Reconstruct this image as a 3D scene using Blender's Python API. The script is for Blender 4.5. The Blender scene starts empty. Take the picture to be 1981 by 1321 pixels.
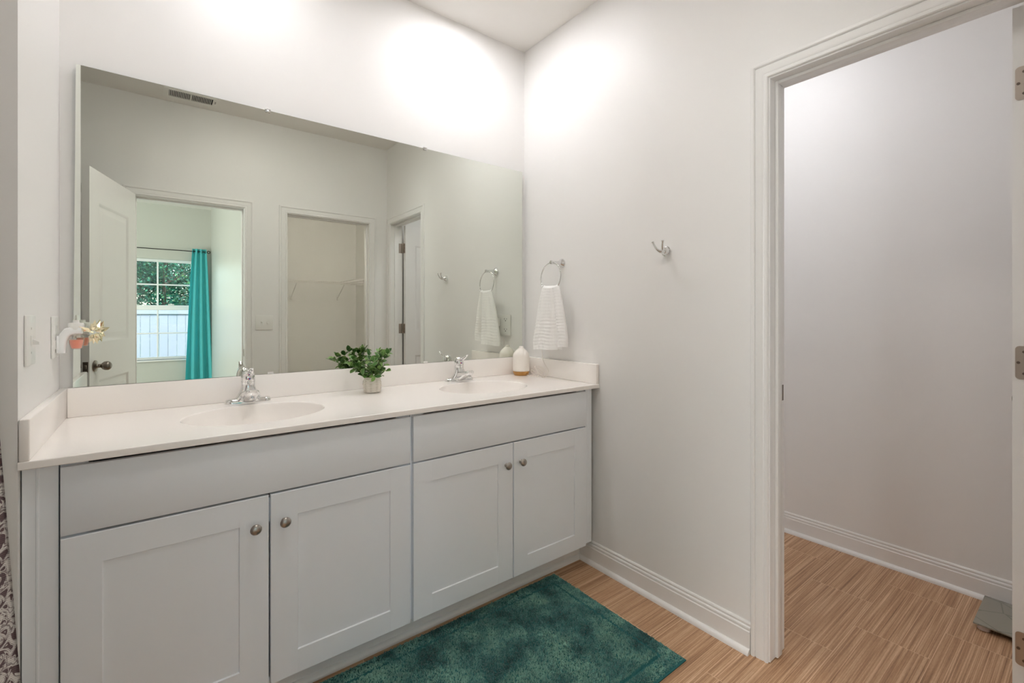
import bpy, bmesh, math, random
from mathutils import Vector, Matrix, noise
PI = math.pi
S = bpy.context.scene
COL = S.collection

# ------------------------------------------------------------------ camera
cd = bpy.data.cameras.new('camera')
cam = bpy.data.objects.new('camera', cd)
COL.objects.link(cam)
cam.location = (0.25, -2.0958, 1.225)
cam.rotation_euler = (PI/2, 0, -math.radians(37.645))
cd.sensor_fit = 'HORIZONTAL'
cd.sensor_width = 36.0
cd.lens = 36.0*892.71/1981.0
cd.shift_y = -(660.5-608.84)/1981.0
cd.clip_start = 0.005
cd.clip_end = 200
S.camera = cam

# ------------------------------------------------------------------ colour management, world
S.view_settings.view_transform = 'Standard'
S.view_settings.look = 'None'
S.view_settings.exposure = 0.48
S.view_settings.gamma = 1.0
S.view_settings.use_curve_mapping = False
S.cycles.use_denoising = True
S.cycles.max_bounces = 14
S.cycles.diffuse_bounces = 8
S.cycles.glossy_bounces = 6
S.cycles.transmission_bounces = 10
S.cycles.transparent_max_bounces = 12
S.cycles.sample_clamp_indirect = 0.0
S.cycles.caustics_reflective = True
S.cycles.caustics_refractive = False
S.cycles.blur_glossy = 0.3

W = bpy.data.worlds.new('world'); S.world = W
W.use_nodes = True
nt = W.node_tree; nt.nodes.clear()
sky = nt.nodes.new('ShaderNodeTexSky'); sky.sky_type = 'NISHITA'
sky.sun_elevation = math.radians(52); sky.sun_rotation = math.radians(20)
sky.sun_disc = False; sky.air_density = 1.0; sky.dust_density = 2.0
bg = nt.nodes.new('ShaderNodeBackground'); bg.inputs[1].default_value = 0.85
wo = nt.nodes.new('ShaderNodeOutputWorld')
nt.links.new(sky.outputs[0], bg.inputs[0]); nt.links.new(bg.outputs[0], wo.inputs[0])

# lamp strengths (the lamps themselves are built further down)
P_CANL = 38
P_CAN = 72      # emission strength of the two recessed vanity lights
P_FILL = 20      # fill light added on the bathroom ceiling, out of frame
P_WC = 30       # ceiling light of the toilet room
P_CLOSET = 265
WARM = (1.0, 0.995, 1.03)
FILLC = (1.0, 0.965, 0.915)
CLOSETC = (1.0, 0.93, 0.86)
WHITE = (1.0, 1.01, 1.06)

# the sun on the yard, and an area light added as bedroom fill
sd = bpy.data.lights.new('sun', 'SUN'); sd.energy = 2.2; sd.angle = 0.02; sd.color = (1, .96, .9)
so = bpy.data.objects.new('sun', sd); COL.objects.link(so)
so.rotation_euler = (math.radians(42), 0, math.radians(200))
ad = bpy.data.lights.new('bedroom_fill_light', 'AREA'); ad.shape = 'RECTANGLE'
ad.size = 1.5; ad.size_y = 1.3; ad.energy = 76; ad.color = (.93, .99, 1.0)
ao = bpy.data.objects.new('bedroom_fill_light', ad); COL.objects.link(ao)
ao.location = (-2.93, -3.7, 1.35); ao.rotation_euler = (0, -PI/2, 0)

# ------------------------------------------------------------------ helpers
ORG = {}
rnd = random.Random(4)

class MB:
    def __init__(s): s.v = []; s.f = []
    def add(s, vs, fs):
        n = len(s.v); s.v += [tuple(v) for v in vs]; s.f += [tuple(i+n for i in f) for f in fs]; return s
    def box(s, x0, x1, y0, y1, z0, z1):
        vs = [(x, y, z) for z in (z0, z1) for y in (y0, y1) for x in (x0, x1)]
        return s.add(vs, [(0,2,3,1),(4,5,7,6),(0,1,5,4),(2,6,7,3),(0,4,6,2),(1,3,7,5)])
    def bbox(s, x0, x1, y0, y1, z0, z1, b=.002, seg=2):
        bm = bmesh.new()
        vs = [bm.verts.new((x, y, z)) for z in (z0, z1) for y in (y0, y1) for x in (x0, x1)]
        for f in [(0,2,3,1),(4,5,7,6),(0,1,5,4),(2,6,7,3),(0,4,6,2),(1,3,7,5)]: bm.faces.new([vs[i] for i in f])
        bmesh.ops.bevel(bm, geom=list(bm.edges), offset=b, segments=seg, affect='EDGES', profile=.5)
        return s.bm(bm)
    def bm(s, bm, M=None):
        bm.verts.index_update()
        s.add([(M @ v.co) if M else v.co.copy() for v in bm.verts], [[v.index for v in f.verts] for f in bm.faces])
        bm.free(); return s
    def rings(s, rings, close=True, cap0=True, cap1=True):
        n = len(rings[0]); vs = [p for r in rings for p in r]; fs = []
        for i in range(len(rings)-1):
            for j in range(n if close else n-1):
                k = (j+1) % n
                fs.append((i*n+j, i*n+k, (i+1)*n+k, (i+1)*n+j))
        if cap0: fs.append(tuple(reversed(range(n))))
        if cap1: fs.append(tuple((len(rings)-1)*n+j for j in range(n)))
        return s.add(vs, fs)
    def lathe(s, prof, c=(0,0,0), ax='z', n=32, cap0=True, cap1=True, M=None):
        rs = []
        for r, h in prof:
            ring = []
            for j in range(n):
                a = 2*PI*j/n; u, v = max(r,1e-5)*math.cos(a), max(r,1e-5)*math.sin(a)
                p = {'z':(u,v,h), 'x':(h,u,v), 'y':(v,h,u)}[ax]
                p = Vector(p)
                if M: p = M @ p
                ring.append(Vector(c)+p)
            rs.append(ring)
        return s.rings(rs, True, cap0, cap1)
    def tube(s, pts, r, n=10, closed=False):
        pts = [Vector(p) for p in pts]; rs = []; N = len(pts)
        rr = r if isinstance(r, (list, tuple)) else [r]*N
        up = None
        for i, p in enumerate(pts):
            a = pts[(i-1) % N] if (closed or i > 0) else p
            b = pts[(i+1) % N] if (closed or i < N-1) else p
            t = (b-a).normalized()
            if up is None:
                up = t.orthogonal().normalized()
            else:
                up = (up - t*up.dot(t)).normalized()
            w = t.cross(up)
            rs.append([p+(up*math.cos(2*PI*j/n)+w*math.sin(2*PI*j/n))*rr[i] for j in range(n)])
        if closed: rs.append(rs[0]); return s.rings(rs, True, False, False)
        return s.rings(rs)
    def grid(s, fn, nu, nv):
        vs = [fn(i/nu, j/nv) for j in range(nv+1) for i in range(nu+1)]
        fs = [(j*(nu+1)+i, j*(nu+1)+i+1, (j+1)*(nu+1)+i+1, (j+1)*(nu+1)+i) for j in range(nv) for i in range(nu)]
        return s.add(vs, fs)

def build(name, mb, mat, parent=None, smooth=None, fix=True):
    org = Vector((0,0,0)); p = parent
    while p is not None:
        if p.name in ORG: org = ORG[p.name]; break
        p = p.parent
    me = bpy.data.meshes.new(name)
    me.from_pydata([tuple(Vector(v)-org) for v in mb.v], [], mb.f)
    if fix:
        bm = bmesh.new(); bm.from_mesh(me)
        bmesh.ops.recalc_face_normals(bm, faces=bm.faces); bm.to_mesh(me); bm.free()
    me.validate(); me.update()
    if smooth is not None:
        for q in me.polygons: q.use_smooth = True
        me.set_sharp_from_angle(angle=math.radians(smooth))
    me.materials.append(mat)
    o = bpy.data.objects.new(name, me); COL.objects.link(o)
    if parent is not None: o.parent = parent
    return o
def empty(name, loc):
    o = bpy.data.objects.new(name, None); COL.objects.link(o)
    o.location = loc; o.empty_display_size = .05; ORG[o.name] = Vector(loc); return o
def tag(o, label, cat, group=None):
    o['label'] = label; o['category'] = cat
    if group: o['group'] = group
    return o
def struct(o, label=None):
    o['kind'] = 'structure'
    if label: o['label'] = label
    return o
def copy_thing(root, loc, label):
    r = root.copy(); COL.objects.link(r); r.location = loc; r['label'] = label
    ORG[r.name] = Vector(loc)
    for ch in list(root.children):
        c = ch.copy(); COL.objects.link(c); c.parent = r
        for g in list(ch.children):
            d = g.copy(); COL.objects.link(d); d.parent = c
    return r

# ------------------------------------------------------------------ materials
def mat(name, col, rough=.5, metal=0, **k):
    m = bpy.data.materials.new(name); m.use_nodes = True
    b = m.node_tree.nodes['Principled BSDF']
    b.inputs['Base Color'].default_value = (*col, 1)
    b.inputs['Roughness'].default_value = rough; b.inputs['Metallic'].default_value = metal
    for kk, v in k.items(): b.inputs[kk.replace('_', ' ')].default_value = v
    return m
def nn(m, t, **k):
    n = m.node_tree.nodes.new(t)
    for a, v in k.items(): setattr(n, a, v)
    return n
def L(m, a, b): m.node_tree.links.new(a, b)
def bsdf(m): return m.node_tree.nodes['Principled BSDF']
def bump(m, scale, strength, dist=.001, stretch=None, detail=2):
    tc = nn(m, 'ShaderNodeTexCoord'); mp = nn(m, 'ShaderNodeMapping')
    mp.inputs['Scale'].default_value = stretch or (1,1,1)
    no = nn(m, 'ShaderNodeTexNoise'); no.inputs['Scale'].default_value = scale; no.inputs['Detail'].default_value = detail
    bu = nn(m, 'ShaderNodeBump'); bu.inputs['Strength'].default_value = strength; bu.inputs['Distance'].default_value = dist
    L(m, tc.outputs['Object'], mp.inputs[0]); L(m, mp.outputs[0], no.inputs['Vector'])
    L(m, no.outputs[0], bu.inputs['Height']); L(m, bu.outputs[0], bsdf(m).inputs['Normal'])
    return no
def ramp(m, fac, stops):
    r = nn(m, 'ShaderNodeValToRGB'); e = r.color_ramp.elements
    while len(e) < len(stops): e.new(.5)
    for i, (p, c) in enumerate(stops): e[i].position = p; e[i].color = (*c, 1)
    L(m, fac, r.inputs[0]); return r

M = {}
M['wall'] = mat('wall_paint', (.85, .84, .825), .5); bump(M['wall'], 260, .12, .0006)
M['bedwall'] = mat('bedroom_wall_paint', (.60, .605, .56), .38); bump(M['bedwall'], 60, .15, .0008, (1, 1, .15))
M['ceil'] = mat('ceiling_paint', (.84, .82, .79), .8)
M['trim'] = mat('white_trim_paint', (.85, .84, .825), .32)
M['cab'] = mat('cabinet_paint', (.87, .905, .95), .38)
M['counter'] = mat('cultured_marble', (.97, .93, .895), .16)
M['chrome'] = mat('chrome', (.80, .80, .80), .06, 1)
M['nickel'] = mat('brushed_nickel', (.42, .39, .36), .3, 1)
M['bronze'] = mat('aged_nickel', (.30, .265, .23), .28, 1)
M['hingemat'] = mat('worn_nickel', (.46, .40, .35), .42, 1)
M['plastic'] = mat('white_plastic', (.84, .83, .80), .3)
M['dark'] = mat('dark_slot', (.02, .02, .02), .6)
M['mirror'] = mat('mirror_silver', (.79, .815, .755), .0, 1)
M['medge'] = mat('mirror_edge', (.18, .26, .25), .1, .6)
M['ceramic'] = mat('cream_ceramic', (.92, .87, .81), .45)
M['wood'] = mat('amber_wood', (.50, .25, .06), .35)
n_ = bump(M['wood'], 40, .1, .0005, (1, 1, 8))
M['towel'] = mat('white_terry', (.97, .96, .945), .95); bump(M['towel'], 520, .9, .0022)
M['rope'] = mat('pale_cord', (.82, .76, .70), .5)
M['hose'] = mat('wire_white', (.86, .84, .82), .4)
M['blackmetal'] = mat('black_metal', (.03, .03, .03), .35, .7)
M['vinyl'] = mat('window_vinyl', (.95, .96, .97), .35)
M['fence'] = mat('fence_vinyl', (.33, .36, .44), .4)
M['screw'] = mat('screw', (.16, .13, .11), .4, 1)
M['red'] = mat('red_dot', (.6, .05, .08), .3); M['blue'] = mat('blue_dot', (.04, .05, .4), .3)
M['soil'] = mat('moss', (.05, .07, .03), .9)

def emis(name, col, st):
    m = mat(name, (.9, .9, .9), .5)
    bsdf(m).inputs['Emission Color'].default_value = (*col, 1); bsdf(m).inputs['Emission Strength'].default_value = st
    return m
M['lens'] = emis('vanity_light_lens', WARM, P_CAN)
M['lens_left'] = emis('left_vanity_light_lens', WARM, P_CANL)
M['lens_fill'] = emis('fill_light_lens', FILLC, P_FILL)
M['lens_wc'] = emis('toilet_light_lens', WHITE, P_WC)
M['lens_closet'] = emis('closet_light_lens', CLOSETC, P_CLOSET)

# glass
def glassmat(name, col, rough=0.0, ior=1.45):
    m = mat(name, col, rough); bsdf(m).inputs['Transmission Weight'].default_value = 1; bsdf(m).inputs['IOR'].default_value = ior; return m
M['pane'] = bpy.data.materials.new('window_pane'); M['pane'].use_nodes = True
t_ = M['pane'].node_tree; t_.nodes.clear()
a_ = t_.nodes.new('ShaderNodeBsdfTransparent'); a_.inputs[0].default_value = (.93, .97, .96, 1)
g_ = t_.nodes.new('ShaderNodeBsdfGlossy'); g_.inputs['Roughness'].default_value = .02
x_ = t_.nodes.new('ShaderNodeMixShader'); x_.inputs[0].default_value = .06
o_ = t_.nodes.new('ShaderNodeOutputMaterial')
t_.links.new(a_.outputs[0], x_.inputs[1]); t_.links.new(g_.outputs[0], x_.inputs[2]); t_.links.new(x_.outputs[0], o_.inputs[0])
M['oil'] = mat('peach_oil', (1.0, .38, .27), .2)
def thin(name, tint, gl, fac):
    m = bpy.data.materials.new(name); m.use_nodes = True; t = m.node_tree; t.nodes.clear()
    a = t.nodes.new('ShaderNodeBsdfTransparent'); a.inputs[0].default_value = (*tint, 1)
    g = t.nodes.new('ShaderNodeBsdfGlossy'); g.inputs['Roughness'].default_value = gl
    lw = t.nodes.new('ShaderNodeLayerWeight'); lw.inputs[0].default_value = fac
    x = t.nodes.new('ShaderNodeMixShader'); o = t.nodes.new('ShaderNodeOutputMaterial')
    t.links.new(lw.outputs['Facing'], x.inputs[0]); t.links.new(a.outputs[0], x.inputs[1]); t.links.new(g.outputs[0], x.inputs[2]); t.links.new(x.outputs[0], o.inputs[0]); return m
M['glass'] = thin('bottle_glass', (.97, .96, .95), .03, .25)
M['goldfoil'] = mat('pale_gold_foil', (.95, .86, .62), .12, 1)
M['scale'] = mat('scale_glass', (.27, .29, .25), .12)
M['rubber'] = mat('pinkish_rubber', (.55, .46, .42), .5)

# floor: long narrow wood-look tiles, grain along x
m = M['floor'] = mat('wood_look_tile', (.4, .27, .17), .42)
geo = nn(m, 'ShaderNodeNewGeometry')
mp = nn(m, 'ShaderNodeMapping'); mp.inputs['Location'].default_value = (-2.43, 1.475+.229*8, 0)
L(m, geo.outputs['Position'], mp.inputs[0])
br = nn(m, 'ShaderNodeTexBrick'); br.offset = .5; br.squash = 1
br.inputs['Scale'].default_value = 1; br.inputs['Brick Width'].default_value = .4565; br.inputs['Row Height'].default_value = .2285
br.inputs['Mortar Size'].default_value = .0009; br.inputs['Mortar Smooth'].default_value = .3; br.inputs['Bias'].default_value = 0
br.inputs['Color1'].default_value = (0, 0, 0, 1); br.inputs['Color2'].default_value = (1, 1, 1, 1); br.inputs['Mortar'].default_value = (.5, .5, .5, 1)
L(m, mp.outputs[0], br.inputs['Vector'])
off = nn(m, 'ShaderNodeVectorMath', operation='MULTIPLY'); off.inputs[1].default_value = (3.1, 5.7, 9.0)
L(m, br.outputs['Color'], off.inputs[0])
ad_ = nn(m, 'ShaderNodeVectorMath', operation='ADD'); L(m, geo.outputs['Position'], ad_.inputs[0]); L(m, off.outputs[0], ad_.inputs[1])
def streak(sx, sy, det=3):
    q = nn(m, 'ShaderNodeMapping'); q.inputs['Scale'].default_value = (sx, sy, 1); L(m, ad_.outputs[0], q.inputs[0])
    w = nn(m, 'ShaderNodeTexNoise'); w.inputs['Scale'].default_value = 1; w.inputs['Detail'].default_value = det; L(m, q.outputs[0], w.inputs['Vector']); return w
s1 = streak(1.8, 300, 2); s2 = streak(2.4, 105, 3); s3 = streak(60, 600, 1)
mx = nn(m, 'ShaderNodeMix', data_type='FLOAT'); mx.inputs[0].default_value = .42; L(m, s1.outputs[0], mx.inputs[2]); L(m, s2.outputs[0], mx.inputs[3])
mx2 = nn(m, 'ShaderNodeMix', data_type='FLOAT'); mx2.inputs[0].default_value = .12; L(m, mx.outputs[0], mx2.inputs[2]); L(m, s3.outputs[0], mx2.inputs[3])
rp = ramp(m, mx2.outputs[0], [(.34, (.24, .12, .06)), (.46, (.44, .25, .135)), (.54, (.56, .345, .20)), (.68, (.80, .57, .38))])
mc = nn(m, 'ShaderNodeMix', data_type='RGBA'); L(m, br.outputs['Fac'], mc.inputs[0]); L(m, rp.outputs[0], mc.inputs[6]); mc.inputs[7].default_value = (.80, .58, .40, 1)
L(m, mc.outputs[2], bsdf(m).inputs['Base Color'])
bu = nn(m, 'ShaderNodeBump'); bu.inputs['Strength'].default_value = .35; bu.inputs['Distance'].default_value = .0006
L(m, mx2.outputs[0], bu.inputs['Height']); L(m, bu.outputs[0], bsdf(m).inputs['Normal'])
m = M['carpet'] = mat('bedroom_carpet', (.45, .40, .34), .95)

# rug
m = M['rug'] = mat('teal_cotton_pile', (.05, .18, .17), .95)
bsdf(m).inputs['Sheen Weight'].default_value = .35
tc = nn(m, 'ShaderNodeTexCoord')
n1 = nn(m, 'ShaderNodeTexNoise'); n1.inputs['Scale'].default_value = 6.5; n1.inputs['Detail'].default_value = 4; n1.inputs['Roughness'].default_value = .62
n2 = nn(m, 'ShaderNodeTexNoise'); n2.inputs['Scale'].default_value = 230; n2.inputs['Detail'].default_value = 2
L(m, tc.outputs['Object'], n1.inputs['Vector']); L(m, tc.outputs['Object'], n2.inputs['Vector'])
mx = nn(m, 'ShaderNodeMix', data_type='FLOAT'); mx.inputs[0].default_value = .22; L(m, n1.outputs[0], mx.inputs[2]); L(m, n2.outputs[0], mx.inputs[3])
rp = ramp(m, mx.outputs[0], [(.40, (.030, .115, .112)), (.49, (.095, .275, .250)), (.60, (.26, .50, .41))])
L(m, rp.outputs[0], bsdf(m).inputs['Base Color'])
M['rugedge'] = mat('teal_hem', (.02, .13, .13), .9)

# shower curtain: plum damask on off-white weave
m = M['damask'] = mat('damask_curtain', (.7, .67, .66), .9)
tc = nn(m, 'ShaderNodeTexCoord')
wv = nn(m, 'ShaderNodeTexMagic'); wv.turbulence_depth = 3; wv.inputs['Scale'].default_value = 15; wv.inputs['Distortion'].default_value = 2.4
L(m, tc.outputs['Object'], wv.inputs['Vector'])
n1 = nn(m, 'ShaderNodeTexNoise'); n1.inputs['Scale'].default_value = 12; n1.inputs['Distortion'].default_value = 2.2; n1.inputs['Detail'].default_value = 1.5
L(m, tc.outputs['Object'], n1.inputs['Vector'])
mx = nn(m, 'ShaderNodeMix', data_type='FLOAT'); mx.inputs[0].default_value = .5; L(m, wv.outputs['Fac'], mx.inputs[2]); L(m, n1.outputs[0], mx.inputs[3])
rp = ramp(m, mx.outputs[0], [(.46, (.16, .11, .12)), (.475, (.74, .71, .69)), (.53, (.74, .71, .69)), (.545, (.18, .13, .14))]); rp.color_ramp.elements.new(.62).color = (.76, .73, .71, 1)
L(m, rp.outputs[0], bsdf(m).inputs['Base Color'])
w2 = nn(m, 'ShaderNodeTexWave', bands_direction='Z'); w2.inputs['Scale'].default_value = 70
L(m, tc.outputs['Object'], w2.inputs['Vector'])
bu = nn(m, 'ShaderNodeBump'); bu.inputs['Strength'].default_value = .5; bu.inputs['Distance'].default_value = .001
L(m, w2.outputs['Fac'], bu.inputs['Height']); L(m, bu.outputs[0], bsdf(m).inputs['Normal'])

m = M['tealcurtain'] = mat('teal_curtain', (.15, .74, .76), .8)
tr_ = nn(m, 'ShaderNodeBsdfTranslucent'); tr_.inputs[0].default_value = (.12, .62, .66, 1)
mxs = nn(m, 'ShaderNodeMixShader'); mxs.inputs[0].default_value = .35
om = m.node_tree.nodes['Material Output']
L(m, bsdf(m).outputs[0], mxs.inputs[1]); L(m, tr_.outputs[0], mxs.inputs[2]); L(m, mxs.outputs[0], om.inputs['Surface'])
# woven pot
m = M['pot'] = mat('whitewashed_weave', (.72, .66, .58), .7)
tc = nn(m, 'ShaderNodeTexCoord'); sx_ = nn(m, 'ShaderNodeSeparateXYZ'); L(m, tc.outputs['Object'], sx_.inputs[0])
def mth(op, a, b=None):
    q = nn(m, 'ShaderNodeMath', operation=op)
    for i, v in enumerate((a, b)):
        if v is None: continue
        if isinstance(v, (int, float)): q.inputs[i].default_value = v
        else: L(m, v, q.inputs[i])
    return q.outputs[0]
az_ = mth('ARCTAN2', sx_.outputs[1], sx_.outputs[0])
zz_ = mth('ADD', sx_.outputs[2], mth('MULTIPLY', mth('SINE', mth('MULTIPLY', az_, 9.0)), .0008))
sn_ = mth('ABSOLUTE', mth('SINE', mth('MULTIPLY', mth('SUBTRACT', zz_, .001), PI/.00733)))
vn_ = mth('ADD', sn_, mth('MULTIPLY', mth('ABSOLUTE', mth('SINE', mth('MULTIPLY', az_, 4.5))), .45))
rp = ramp(m, vn_, [(.10, (.30, .22, .15)), (.45, (.62, .54, .45)), (.75, (.84, .78, .70))])
L(m, rp.outputs[0], bsdf(m).inputs['Base Color'])
# leaves: random tone per island, cream rim kept as vertex colour of its own
def leafmat(name, stops, rough=.45):
    m = mat(name, (.1, .3, .05), rough)
    oi = nn(m, 'ShaderNodeNewGeometry')
    rp = ramp(m, oi.outputs['Random Per Island'], stops)
    L(m, rp.outputs[0], bsdf(m).inputs['Base Color']); return m, rp
M['leaf'], r_ = leafmat('plant_leaf', [(0, (.028, .10, .018)), (.5, (.075, .21, .035)), (1, (.22, .38, .09))])
m = M['leaf']
at = nn(m, 'ShaderNodeAttribute'); at.attribute_name = 'rim'
mc = nn(m, 'ShaderNodeMix', data_type='RGBA'); L(m, at.outputs['Fac'], mc.inputs[0]); L(m, r_.outputs[0], mc.inputs[6]); mc.inputs[7].default_value = (.58, .66, .34, 1)
L(m, mc.outputs[2], bsdf(m).inputs['Base Color'])
M['stem'] = mat('stem', (.16, .2, .06), .6)
M['treeleaf'], _ = leafmat('tree_leaf', [(0, (.008, .06, .045)), (.45, (.018, .14, .09)), (.85, (.035, .22, .12)), (1, (.16, .36, .12))], .5)
M['bark'] = mat('bark', (.1, .08, .06), .9)
M['lawn'] = mat('lawn', (.08, .16, .05), .95)

# ------------------------------------------------------------------ dimensions (metres)
XR, YR, H = 1.958, -2.068, 2.76          # right wall, rear wall, ceiling
XW0, XW1 = 2.073, 3.083                  # toilet room, inner faces
YM = -.018                               # mirror face
ZD = 2.055                               # door opening height

def wall(name, *boxes, m='wall'):
    mb = MB()
    for b in boxes: mb.box(*b)
    return struct(build(name, mb, M[m]))
wall('wall_back', (-.115, 3.2, 0, .115, 0, H))
wall('wall_left', (-.115, 0, -.573, 0, 0, H))
# right wall with the opening to the toilet room (y -1.985..-1.366)
OY0, OY1 = -1.985, -1.366
wall('wall_right', (XR, XW0, OY1+.012, 0, 0, H), (XR, XW0, OY0-.012, OY1+.012, ZD+.012, H), (XR, XW0, YR, OY0-.012, 0, H))
# rear wall with the openings to the bedroom (.131...795) and the closet (1.104..1.787)
BX0, BX1, CX0, CX1 = .131, .795, 1.104, 1.787
YB = YR-.12
wall('wall_rear', (-.95, BX0-.012, YB, YR, 0, H), (BX0-.012, BX1+.012, YB, YR, ZD+.012, H), (BX1+.012, CX0-.012, YB, YR, 0, H),
     (CX0-.012, CX1+.012, YB, YR, ZD+.012, H), (CX1+.012, 2.03, YB, YR, 0, H), (2.03, 3.2, YB, YR-.05, 0, H))
wall('wall_toilet_room', (XW1, XW1+.117, YR-.05, 0, 0, H))
wall('wall_tub_side', (-.97, -.85, YR, .115, 0, H))
wall('wall_tub_end', (-.85, -.115, 0, .115, 0, H))
mb = MB(); mb.box(-.97, 3.2, -2.128, .115, -.05, 0)
struct(build('floor', mb, M['floor']))
mb = MB(); mb.box(-.97, 3.2, YB, .115, H, H+.08)
struct(build('ceiling', mb, M['ceil']))
# bedroom and closet behind the rear wall
YBW, XP = -6.0, .889
wall('wall_bedroom_partition', (XP, XP+.115, YBW, YB, 0, H), m='bedwall')
WX0, WX1, WZ0, WZ1 = -.557, .680, .600, 2.00
wall('wall_bedroom_far', (-3.0, WX0, YBW-.15, YBW, 0, H), (WX1, 3.0, YBW-.15, YBW, 0, H), (WX0, WX1, YBW-.15, YBW, 0, WZ0), (WX0, WX1, YBW-.15, YBW, WZ1, H), m='bedwall')
wall('wall_bedroom_side', (-3.1, -3.0, YBW-.15, YB, 0, H), m='bedwall')
wall('wall_bedroom_near', (-3.0, -.95, YB-.01, YR, 0, H), m='bedwall')
wall('wall_closet_far', (XP+.115, 2.57, -4.47, -4.35, 0, H))
wall('wall_closet_side', (2.45, 2.57, -4.35, YB, 0, H))
mb = MB(); mb.box(-3.1, 3.0, YBW-.15, -2.128, -.05, 0)
struct(build('floor_bedroom', mb, M['carpet']))
mb = MB(); mb.box(-3.1, 3.0, YBW-.15, YB, H, H+.08)
struct(build('ceiling_bedroom', mb, M['ceil']))

# ------------------------------------------------------------------ trim
CAS = [(0,0),(0,.006),(.003,.0090),(.010,.0094),(.0118,.0060),(.0140,.0055),(.018,.0080),(.028,.0088),(.039,.0100),(.0405,.0062),(.0425,.0060),(.0440,.0115),(.047,.0135),(.055,.0135),(.057,.0115),(.057,0)]
def casing_mb(mapf, a0, a1, zt, th=1.0, rev=.005, z0=0.0):
    # a0,a1 opening edges along the wall; profile width grows away from the opening; mapf(s,t,z) -> xyz
    a0 -= rev; a1 += rev; zt += rev
    mb = MB()
    rs = []
    for (s, z, ds, dz) in ((a0, z0, -1, 0), (a0, zt, -1, 1), (a1, zt, 1, 1), (a1, z0, 1, 0)):
        rs.append([mapf(s+ds*w, t*th, z+dz*w) for w, t in CAS])
    mb.rings(rs, True)
    return mb
def ext(prof, p0, p1, nrm):
    # extrude (offset from wall, z) profile from p0 to p1
    nx, ny = nrm
    return MB().rings([[(p[0]+nx*o, p[1]+ny*o, z) for o, z in prof] for p in (p0, p1)])
BASE = [(0,0),(.013,0),(.013,.078),(.0105,.080),(.0095,.084),(.0115,.088),(.0105,.093),(.0060,.0955),(.0065,.100),(.0075,.104),(.0045,.109),(0,.110)]
SHOE = [(.0118,.0)]+[(.012+.017*math.cos(a), .019*math.sin(a)) for a in [i*PI/12 for i in range(7)]]
def baseboard(name, p0, p1, nrm, label=None):
    b = build(name, ext(BASE, p0, p1, nrm), M['trim'], None, 35); struct(b, label)
    build('shoe_moulding', ext(SHOE, p0, p1, nrm), M['trim'], b, 50)
    return b
baseboard('baseboard_right', (XR, -.456), (XR, -1.302), (-1, 0))
baseboard('baseboard_toilet_room', (XW1, -2.105), (XW1, -.001), (-1, 0))
baseboard('baseboard_rear', (.862, YR), (1.036, YR), (0, 1))
baseboard('baseboard_rear_corner', (1.856, YR), (1.93, YR), (0, 1))
baseboard('baseboard_toilet_room_rear', (XW0+.08, YR-.05), (XW1-.03, YR-.05), (0, 1))

def opening(name, mapf, a0, a1, depth, stop, label, jd=1, cas2=True):
    # mapf(s, t, z): t>0 out of the wall on the bathroom side, t<0 into the wall
    e = empty(name, mapf((a0+a1)/2, -depth/2, 0)); struct(e, label)
    build('casing', casing_mb(mapf, a0, a1, ZD, .92), M['trim'], e, 30)
    if cas2:
        m2 = lambda s, t, z: mapf(s, -depth-t, z)
        build('casing', casing_mb(m2, a0, a1, ZD, .92), M['trim'], e, 30)
    mb = MB()
    def bx(s0, s1, t0, t1, z0, z1):
        c = [mapf(s, t, z) for s in (s0, s1) for t in (t0, t1) for z in (z0, z1)]
        xs, ys, zs = [sorted(q) for q in zip(*c)]
        mb.box(xs[0], xs[-1], ys[0], ys[-1], zs[0], zs[-1])
    bx(a0-.012, a0, -depth, 0, .003, ZD+.012); bx(a1, a1+.012, -depth, 0, .003, ZD+.012); bx(a0, a1, -depth, 0, ZD, ZD+.012)
    build('jamb', mb, M['trim'], e)
    mb = MB(); t0, t1 = stop
    def bx2(s0, s1, z0, z1):
        c = [mapf(s, t, z) for s in (s0, s1) for t in (t0, t1) for z in (z0, z1)]
        xs, ys, zs = [sorted(q) for q in zip(*c)]
        mb.bbox(xs[0], xs[-1], ys[0], ys[-1], zs[0], zs[-1], .0025, 2)
    bx2(a0, a0+.011, .006, ZD); bx2(a1-.011, a1, .006, ZD); bx2(a0+.011, a1-.011, ZD-.011, ZD)
    build('door_stop', mb, M['trim'], e, 30)
    return e
mr = lambda s, t, z: (XR-t, s, z)
mb_ = lambda s, t, z: (s, YR+t, z)
tr1 = opening('trim_1', mr, OY0, OY1, .115, (-.072, -.037), 'white door frame and moulded casing around the toilet room opening')
tr2 = opening('trim_2', mb_, BX0, BX1, .12, (-.083, -.048), 'white casing around the bedroom doorway, seen in the mirror')
tr3 = opening('trim_3', mb_, CX0, CX1, .12, (-.078, -.043), 'white casing around the closet opening, seen in the mirror')
# strike plate on the toilet-room jamb
build('strike_plate', MB().bbox(XR+.078, XR+.106, OY1-.0015, OY1+.001, .913, .970, .0007, 1), M['bronze'], tr1)
build('strike_plate', MB().bbox(CX1-.0015, CX1+.001, YR-.112, YR-.084, .90, .957, .0007, 1), M['bronze'], tr3)
build('strike_plate', MB().bbox(BX1-.0015, BX1+.001, YR-.03, YR-.004, .90, .957, .0007, 1), M['bronze'], tr2)

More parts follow.
